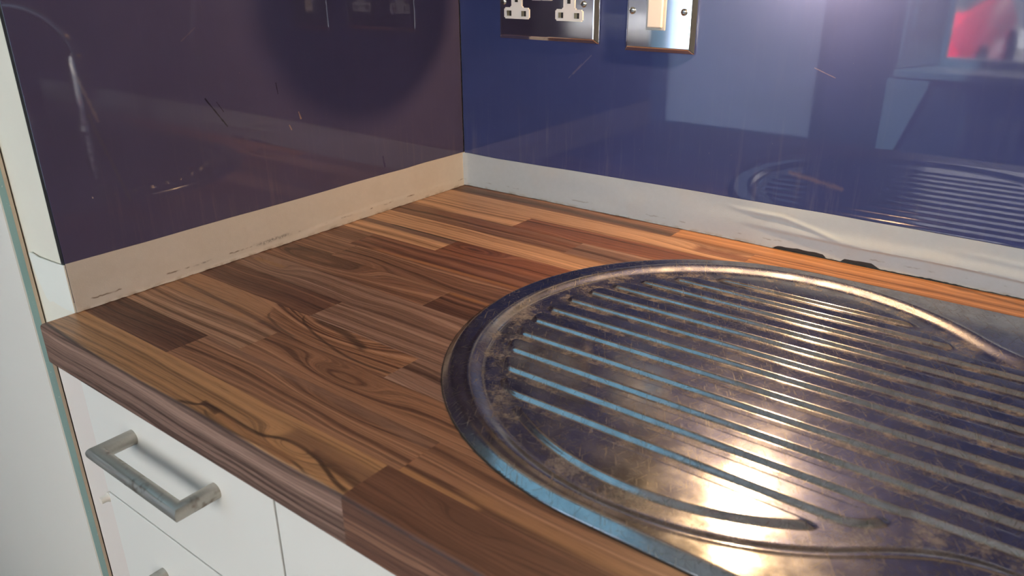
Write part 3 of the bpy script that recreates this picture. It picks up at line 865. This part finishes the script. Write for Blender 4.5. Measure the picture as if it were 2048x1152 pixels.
gx = np.concatenate([np.arange(0.286, 0.76, 0.00135), np.arange(0.76, 0.87, 0.0025), np.arange(0.87, 1.23, 0.0035), np.arange(1.23, 1.60, 0.005)])
gy = np.arange(-0.5165, -0.0575, 0.00082)
X, Y = np.meshgrid(gx, gy, indexing='ij')
D = d_out(X, Y)
ins = D > 0
cell = ins[:-1, :-1] | ins[1:, :-1] | ins[:-1, 1:] | ins[1:, 1:]
use = np.zeros_like(ins)
for a, b in ((0, 0), (1, 0), (0, 1), (1, 1)):
    use[a:use.shape[0] - 1 + a, b:use.shape[1] - 1 + b] |= cell
snap = use & ~ins
cx = np.clip(X, SX0, SX1)
vx, vy = X - cx, Y - SYC
ln = np.hypot(vx, vy)
X = np.where(snap, cx + vx / np.maximum(ln, 1e-9) * SR, X)
Y = np.where(snap, SYC + vy / np.maximum(ln, 1e-9) * SR, Y)
Zs, DU = height(X, Y)
ids = -np.ones(X.shape, dtype=np.int64)
ids[use] = np.arange(use.sum())
co = np.stack([X[use], Y[use], Zs[use]], 1)
du = DU[use]
ci, cj = np.nonzero(cell)
quads = np.stack([ids[ci, cj], ids[ci + 1, cj], ids[ci + 1, cj + 1], ids[ci, cj + 1]], 1)
# rolled lip: boundary ring copied down to the wood
e = np.concatenate([quads[:, [0, 1]], quads[:, [1, 2]], quads[:, [2, 3]], quads[:, [3, 0]]])
key = np.sort(e, 1)
_, inv, cnt = np.unique(key[:, 0] * (len(co) + 1) + key[:, 1], return_inverse=True, return_counts=True)
be = e[cnt[inv] == 1]
bv = np.unique(be)
mp = {int(v): len(co) + i for i, v in enumerate(bv)}
low = co[bv].copy()
low[:, 2] = 0.0001
co = np.vstack([co, low])
du = np.concatenate([du, np.full(len(bv), 0.6)])
skirt = np.array([[b, a, mp[int(a)], mp[int(b)]] for a, b in be])
allq = np.vstack([quads, skirt])
me = bpy.data.meshes.new('drainer_sheet')
me.vertices.add(len(co))
me.vertices.foreach_set('co', co.astype(np.float32).ravel())
me.loops.add(len(allq) * 4)
me.loops.foreach_set('vertex_index', allq.astype(np.int32).ravel())
me.polygons.add(len(allq))
me.polygons.foreach_set('loop_start', np.arange(0, len(allq) * 4, 4, dtype=np.int32))
at = me.attributes.new('dust', 'FLOAT', 'POINT')
at.data.foreach_set('value', du.astype(np.float32))
me.update()
me.validate()
sink = empty('sink_drainer', (SX0 + 0.3, SYC, 0.0))
put(sink, 'scratched dusty stainless steel sink drainer with parallel ribs and rounded end', 'sink')
link('drainer_sheet', me, M_STEEL, sink, True, 70)
bm = bmesh.new()
lathe(bm, [(0.045, 0.0), (0.045, 0.002), (0.036, 0.0035), (0.030, 0.001), (0.0, 0.001)][:4], (1.0475, -0.284, -0.1515))
bm_obj('waste_strainer', bm, M_CHROME, sink, True, 40)
bm = bmesh.new()   # thin black sealing strip under the lip
N = 160
def stad(k, r):
    L = SX1 - SX0
    per = 2 * math.pi * SR + 2 * L
    s = (k / N) * per
    if s < math.pi * SR:
        a = math.pi / 2 + s / SR
        return SX0 + r * math.cos(a), SYC + r * math.sin(a)
    s -= math.pi * SR
    if s < L:
        return SX0 + s, SYC - r
    s -= L
    if s < math.pi * SR:
        a = -math.pi / 2 + s / SR
        return SX1 + r * math.cos(a), SYC + r * math.sin(a)
    s -= math.pi * SR
    return SX1 - s, SYC + r
rings = []
for r, z in ((SR - 0.004, 0.0001), (SR + 0.0007, 0.0001), (SR + 0.0007, 0.0006), (SR - 0.004, 0.0006)):
    rings.append([bm.verts.new((*stad(k, r), z)) for k in range(N)])
for q in range(4):
    A, B = rings[q], rings[(q + 1) % 4]
    for k in range(N):
        bm.faces.new((A[k], A[(k + 1) % N], B[(k + 1) % N], B[k]))
bm_obj('sealing_strip', bm, M_BLACK, sink)

# tap on the sink deck, right of the picture
tap = empty('kitchen_tap', (0.845, -0.120, RIM))
put(tap, 'chrome mixer tap on the sink deck right of the picture', 'tap')
bm = bmesh.new()
lathe(bm, [(0.026, 0), (0.026, 0.006), (0.021, 0.010), (0.020, 0.12), (0.016, 0.132), (0.004, 0.134)], (0.845, -0.120, RIM))
bm_obj('tap_body', bm, M_CHROME, tap, True, 40)
bm = bmesh.new()
pts = [Vector((0.845, -0.120, 0.125)) + Vector((0.0, 0.0, 0.10 * math.sin(a))) + Vector((0.10, -0.12, 0)) * ((1 - math.cos(a)) / 2 * 1.3) for a in [math.pi * 0.9 * k / 14 for k in range(15)]]
sweep(bm, pts, 0.010, 16, up=(0.7, 0.6, 0))
bm_obj('spout', bm, M_CHROME, tap, True, 40)
bm = bmesh.new()
sweep(bm, [(0.845, -0.120, 0.075), (0.815, -0.128, 0.092), (0.775, -0.140, 0.105)], [0.009, 0.007, 0.005], 14)
bm_obj('lever', bm, M_CHROME, tap, True, 40)

# ------------------------------------------------------------------ chrome double socket
def plate(name, x0, x1, z0, z1, y, th, bev, parent):
    bm = bmesh.new()
    a = [bm.verts.new((x, y, z)) for x, z in ((x0, z0), (x1, z0), (x1, z1), (x0, z1))]
    b = [bm.verts.new((x, y - th * 0.35, z)) for x, z in ((x0, z0), (x1, z0), (x1, z1), (x0, z1))]
    c = [bm.verts.new((x, y - th, z)) for x, z in ((x0 + bev, z0 + bev), (x1 - bev, z0 + bev), (x1 - bev, z1 - bev), (x0 + bev, z1 - bev))]
    for A, B in ((a, b), (b, c)):
        for k in range(4):
            bm.faces.new((A[k], A[(k + 1) % 4], B[(k + 1) % 4], B[k]))
    bm.faces.new(c)
    bm.faces.new(a[::-1])
    bmesh.ops.bevel(bm, geom=[e for e in bm.edges if e.verts[0].co.y < y - 1e-4 or e.verts[1].co.y < y - 1e-4], offset=0.0009, segments=3, profile=0.5, affect='EDGES')
    return bm_obj(name, bm, M_CHROME, parent)
YP = -0.0062
def screw(cx, cz, parent, y):
    bm = bmesh.new()
    lathe(bm, [(0.0036, 0), (0.0036, 0.0008), (0.0026, 0.0016), (0.0008, 0.0018)], (cx, y, cz), 'Y', 20)
    o = bm_obj('screw', bm, M_SCREW, parent, True, 40)
    s = box('screw_slot', cx - 0.0029, cx + 0.0029, y - 0.0022, y - 0.0014, cz - 0.0004, cz + 0.0004, M_DARK, None)
    s.parent = o
    s.data.transform(Matrix.Rotation(0.0, 4, 'Y'))
    return o
ds = empty('double_socket', (0.1417, YP, 0.2025))
put(ds, 'polished chrome double wall socket with white inserts beside the corner', 'socket')
plate('faceplate', 0.0688, 0.2145, 0.2015, 0.2875, YP, 0.0075, 0.0050, ds)
YF = YP - 0.0075
for cx in (0.0998, 0.1762):
    bm = bmesh.new()
    outline = [(-0.0190, 0.2258), (0.0190, 0.2258), (0.0190, 0.2388), (0.0078, 0.2388), (0.0078, 0.2560), (-0.0078, 0.2560), (-0.0078, 0.2388), (-0.0190, 0.2388)]
    vs = [bm.verts.new((cx + a, YF + 0.0004, z)) for a, z in outline]
    f = bm.faces.new(vs)
    ex = bmesh.ops.extrude_face_region(bm, geom=[f])
    nv = [g for g in ex['geom'] if isinstance(g, bmesh.types.BMVert)]
    for v in nv:
        v.co.y -= 0.0016
    bmesh.ops.bevel(bm, geom=[e for e in bm.edges if abs(e.verts[0].co.y - e.verts[1].co.y) > 1e-4], offset=0.0016, segments=3, affect='EDGES')
    ins_o = bm_obj('socket_insert', bm, M_WHITE_PL, ds)
    for dx in (-0.0111, 0.0111):
        h = box('pin_hole', cx + dx - 0.0034, cx + dx + 0.0034, YF - 0.0015, YF - 0.0006, 0.2290, 0.2352, M_DARK, None)
        h.parent = ins_o
        r_ = box('brass_contact', cx + dx - 0.0034, cx + dx + 0.0005, YF - 0.0016, YF - 0.0013, 0.2290, 0.2352, M_BRASS, None)
        r_.parent = ins_o
    h = box('earth_hole', cx - 0.0022, cx + 0.0022, YF - 0.0015, YF - 0.0006, 0.2450, 0.2530, M_DARK, None)
    h.parent = ins_o
for cx in (0.1297, 0.1447):
    box('rocker_switch', cx - 0.0070, cx + 0.0070, YF - 0.0026, YF + 0.0004, 0.2476, 0.2700, M_WHITE_PL, ds, 0.0012)
screw(0.0795, 0.2450, ds, YF)
screw(0.1957, 0.2450, ds, YF)

ls = empty('light_switch', (0.2917, YP, 0.1965))
put(ls, 'polished chrome single rocker switch plate right of the double socket', 'light switch')
plate('faceplate', 0.2485, 0.3345, 0.1968, 0.2828, YP, 0.0075, 0.0050, ls)
box('rocker_surround', 0.2772, 0.3005, YF - 0.0012, YF + 0.0004, 0.2205, 0.2600, M_GREY_PL, ls, 0.0006)
box('rocker', 0.2798, 0.2978, YF - 0.0040, YF - 0.0008, 0.2232, 0.2575, M_CREAM_PL, ls, 0.0013, 3)
screw(0.2597, 0.2400, ls, YF)
screw(0.3215, 0.2400, ls, YF)

# ------------------------------------------------------------------ base units
DY = -0.5535          # face of drawer fronts
du_ = empty('drawer_unit', (0.134, -0.30, FLOOR_Z))
put(du_, 'white drawer unit with bar handles under the left end of the worktop', 'cabinet')
box('carcass', -0.0140, 0.280, -0.5345, -0.02, FLOOR_Z + 0.02, -TH - 0.0005, M_WHITE, du_)
fs = box('filler_panel', -0.0757, -0.0160, -0.5475, -0.5290, FLOOR_Z, -0.0400, plain('pinkish_white_board', (0.78, 0.70, 0.64), 0.5), None, 0.0006)
put(fs, 'narrow pinkish white filler board between the green glass edge and the drawers', 'filler panel')
def bar_handle(xa, xb, z, parent):
    bm = bmesh.new()
    y0, y1 = DY + 0.001, DY - 0.033
    sweep(bm, [(xa, y0, z), (xa, y1, z), (xb, y1, z), (xb, y0, z)], 0.0070, 24, up=(0, 0, 1))
    o = bm_obj('handle', bm, M_HANDLE, None, True, 35)
    o.parent = parent
    return o
zs = [(-0.0425, -0.1985), (-0.2010, -0.3560), (-0.3585, -0.60), (-0.6025, -0.875)]
for a, b in zs:
    d = box('drawer_front', -0.0125, 0.2815, DY, DY + 0.018, b, a, M_WHITE, du_, 0.0008)
    d.matrix_parent_inverse = Matrix.Identity(4)
    d.location = -Vector(du_.location)
    hz = a - 0.0575
    h = bar_handle(0.0745, 0.2025, hz, d)
bm = bmesh.new()
lathe(bm, [(0.0055, 0), (0.0055, 0.004), (0.0040, 0.006), (0.0036, 0.012), (0.0020, 0.012)], (-0.0215, -0.5475, -0.2125), 'Y', 20)
pg = bm_obj('plastic_stop_peg', bm, M_CREAM_PL, None, True, 35)
pg.parent = fs

su = empty('sink_unit', (0.60, -0.30, FLOOR_Z))
put(su, 'white base unit with plain door under the drainer right of the drawers', 'cabinet')
box('carcass', 0.285, 0.870, -0.536, -0.02, FLOOR_Z + 0.02, -TH - 0.0005, M_WHITE, su)
box('door', 0.2840, 0.5785, DY, DY + 0.018, -0.875, -0.0425, M_WHITE, su, 0.0008)
box('door', 0.5810, 0.8700, DY, DY + 0.018, -0.875, -0.0425, M_WHITE, su, 0.0008)

# ------------------------------------------------------------------ wall unit, warm lamp and added shadow ball (above the picture)
wc = empty('wall_unit', (0.6, -0.16, 0.47))
put(wc, 'white wall cupboard over the worktop above the picture', 'cabinet')
box('carcass', 0.002, 1.30, -0.315, -0.0065, 0.475, 1.10, M_WHITE, wc)
for k in range(3):
    box('door', 0.002 + k * 0.433, 0.002 + (k + 1) * 0.433 - 0.003, -0.334, -0.3165, 0.473, 1.10, M_WHITE, wc, 0.001)

LAMP = Vector((0.462, -0.060, 0.335))
SHADOW_BALL = Vector((0.330, -0.0890, 0.316))  # unseen ball added to cast the soft shadow on the left glass
sp = empty('wall_spotlight', (0.40, -0.0065, 0.40))
put(sp, 'black spotlight bar with an added shadow-casting ball, fixed to the blue splashback above the picture', 'lamp')
box('wall_plate', 0.300, 0.465, -0.0165, -0.0065, 0.415, 0.445, M_BLACK, sp, 0.002)
for (p, nm) in ((LAMP, 'lit'), (SHADOW_BALL, 'blocker')):
    bm = bmesh.new()
    sweep(bm, [(p.x, -0.015, 0.43), (p.x, p.y, 0.43), (p.x, p.y, p.z + 0.036)], 0.004, 12, up=(1, 0, 0))
    bm_obj('arm', bm, M_BLACK, sp, True, 50)
bm = bmesh.new()
lathe(bm, [(0.006, 0.040), (0.014, 0.036), (0.018, 0.020), (0.018, 0.008), (0.016, 0.007), (0.008, 0.007)], LAMP)
bm_obj('lamp_holder', bm, M_BLACK, sp, True, 50)
bm = bmesh.new()
bmesh.ops.create_uvsphere(bm, u_segments=32, v_segments=20, radius=0.040)
bmesh.ops.translate(bm, verts=bm.verts, vec=SHADOW_BALL)
bm_obj('shadow_ball', bm, M_BLACK, sp, True, 60)
t = NT('warm_lamp_bulb')
M_BULB = t.done(t.principled((0.9, 0.8, 0.6), 0.5, emit=WARM, emit_s=8.0))
bm = bmesh.new()
lathe(bm, [(0.007, 0.0105), (0.007, 0.0080), (0.005, 0.0068)], LAMP)
bm_obj('bulb', bm, M_BULB, sp, True, 60)
l = bpy.data.lights.new('lamp_glow', 'POINT')
l.energy = WARM_LAMP_POWER
l.color = WARM
l.shadow_soft_size = 0.006
lo = bpy.data.objects.new('lamp_glow', l)
COL.objects.link(lo)
lo.location = LAMP
lo.parent = sp
lo.matrix_parent_inverse = Matrix.Translation(-Vector(sp.location))

# ------------------------------------------------------------------ far side of the room, seen in the glossy glass
sh = empty('window_shutter', (0.04, FAR_Y, -0.06))
put(sh, 'white panelled folding shutter beside the far window, mirrored in the blue glass', 'shutter')
def splay(name, u0, u1, v0, v1, t0, t1, parent):
    """slab on the splayed recess side: u 0..1 from room to window, heights v0..v1, proud t0..t1"""
    A, B = Vector((WX0 + 0.003, FAR_Y + 0.002, 0)), Vector((WIN[0] - 0.004, FAR_Y - 0.215, 0))
    nrm = Vector((-(B - A).y, (B - A).x, 0)).normalized()
    bm = bmesh.new()
    vs = []
    for z in (v0, v1):
        for (u, tt) in ((u0, t0), (u1, t0), (u1, t1), (u0, t1)):
            q = A + (B - A) * u + nrm * tt
            vs.append(bm.verts.new((q.x, q.y, z)))
    for f in ((0, 1, 2, 3), (4, 5, 6, 7), (0, 1, 5, 4), (1, 2, 6, 5), (2, 3, 7, 6), (3, 0, 4, 7)):
        bm.faces.new([vs[k] for k in f])
    return bm_obj(name, bm, M_SHUT, parent)
splay('shutter_board', 0.0, 1.0, WIN[2] + 0.004, 1.245, 0.0, 0.012, sh)
for a, b in ((0.03, 0.52), (0.60, 1.15)):
    splay('shutter_panel', 0.16, 0.84, a, b, 0.012, 0.020, sh)
bm = bmesh.new()   # board added in the shape of the light streak below the shutter
pr = [(-0.04, -0.15), (0.11, -0.15), (0.105, -0.18), (0.02, -0.44), (-0.04, -0.44)]
a = [bm.verts.new((x, FAR_Y + 0.001, z)) for x, z in pr]
b = [bm.verts.new((x, FAR_Y + 0.035, z)) for x, z in pr]
bm.faces.new(a[::-1]); bm.faces.new(b)
for k in range(5):
    bm.faces.new((a[k], a[(k + 1) % 5], b[(k + 1) % 5], b[k]))
o = bm_obj('light_streak_board', bm, M_SHUT)
put(o, 'white board shaped as the light streak under the far shutter, mirrored in the blue glass', 'board')
ra = empty('radiator', (0.70, FAR_Y + 0.08, FLOOR_Z))
put(ra, 'old grey column radiator under the far window, mirrored in the blue glass', 'radiator')
for k in range(16):
    xc = 0.275 + k * 0.052
    bm = bmesh.new()
    sweep(bm, [(xc, FAR_Y + 0.05, -0.84), (xc, FAR_Y + 0.05, -0.30), (xc, FAR_Y + 0.08, -0.262), (xc, FAR_Y + 0.12, -0.262), (xc, FAR_Y + 0.15, -0.30), (xc, FAR_Y + 0.15, -0.84)], 0.018, 10, up=(1, 0, 0))
    bm_obj('radiator_column', bm, M_RAD, ra, True, 60)
bm = bmesh.new()
sweep(bm, [(0.26, FAR_Y + 0.10, -0.80), (1.08, FAR_Y + 0.10, -0.80)], 0.02, 10)
bm_obj('header_pipe', bm, M_RAD, ra, True, 60)
for xc in (0.275, 1.055):
    box('foot', xc - .02, xc + .02, FAR_Y + 0.04, FAR_Y + 0.16, FLOOR_Z, -0.835, M_RAD, ra)

# street outside
M_ROAD = plain('asphalt', (0.12, 0.12, 0.12), 0.9)
M_FACADE = plain('dark_grey_boarding', (0.10, 0.11, 0.13), 0.7)
M_FACADE2 = plain('pale_grey_boarding', (0.34, 0.36, 0.40), 0.7)
M_CAR = plain('red_car_paint', (0.62, 0.02, 0.05), 0.2)
M_CARGL = plain('dark_car_glass', (0.10, 0.13, 0.14), 0.1)
M_TYRE = plain('black_tyre_rubber', (0.02, 0.02, 0.02), 0.8)
M_PLATE = plain('yellow_number_plate', (0.80, 0.55, 0.05), 0.5)
structure(box('ground_outside', -30, 30, -40, FAR_Y - 0.2, FLOOR_Z - 0.25, FLOOR_Z - 0.15, M_ROAD))
hs = empty('house_facade', (1.0, -14, FLOOR_Z - 0.15))
put(hs, 'dark grey boarded building across the street, mirrored in the blue glass', 'building')
for k in range(9):
    box('board', -7, 9, -14.15 + 0.01 * (k % 2), -14.0, FLOOR_Z - 0.15 + k * 0.30, FLOOR_Z - 0.15 + k * 0.30 + 0.285, M_FACADE2 if k % 3 == 0 else M_FACADE, hs)
car = empty('red_car', (-1.4, -8.3, FLOOR_Z - 0.15))
put(car, 'red parked car outside the far window, mirrored in the blue glass', 'car')
G0 = FLOOR_Z - 0.15
def loft(name, secs, mat, parent, y_list):
    bm = bmesh.new()
    rings = []
    for y, sec in zip(y_list, secs):
        rings.append([bm.verts.new((x, y, z)) for x, z in sec])
    for A, B in zip(rings, rings[1:]):
        for k in range(len(A)):
            bm.faces.new((A[k], A[(k + 1) % len(A)], B[(k + 1) % len(A)], B[k]))
    bm.faces.new(rings[0][::-1]); bm.faces.new(rings[-1])
    return bm_obj(name, bm, mat, parent, True, 40)
cxm = -1.25
def sec(hw, zlo, zmid, zhi, tw):
    return [(cxm - hw, zlo), (cxm + hw, zlo), (cxm + hw, zmid), (cxm + tw, zhi), (cxm - tw, zhi), (cxm - hw, zmid)]
loft('car_body', [sec(.78, G0 + .3, G0 + .62, G0 + .80, .70), sec(.84, G0 + .2, G0 + .70, G0 + .92, .76), sec(.86, G0 + .2, G0 + .72, G0 + .95, .78), sec(.84, G0 + .2, G0 + .68, G0 + .88, .74), sec(.76, G0 + .3, G0 + .58, G0 + .72, .66)], M_CAR, car, [-10.2, -9.6, -8.2, -7.2, -6.9])
loft('car_cabin', [sec(.70, G0 + .90, G0 + .95, G0 + .99, .60), sec(.70, G0 + .90, G0 + 1.1, G0 + 1.45, .55), sec(.70, G0 + .90, G0 + 1.1, G0 + 1.46, .55), sec(.70, G0 + .86, G0 + .92, G0 + .95, .60)], M_CARGL, car, [-9.7, -9.1, -7.9, -7.25])
for wy in (-9.5, -7.5):
    for sx in (-1, 1):
        bm = bmesh.new()
        lathe(bm, [(0.20, -0.09), (0.30, -0.08), (0.30, 0.08), (0.20, 0.09)], (cxm + sx * 0.80, wy, G0 + 0.30), 'X', 24)
        bm_obj('wheel', bm, M_TYRE, car, True, 40)
box('number_plate', cxm + 0.42, cxm + 0.68, -6.95, -6.86, G0 + 0.40, G0 + 0.52, M_PLATE, car)
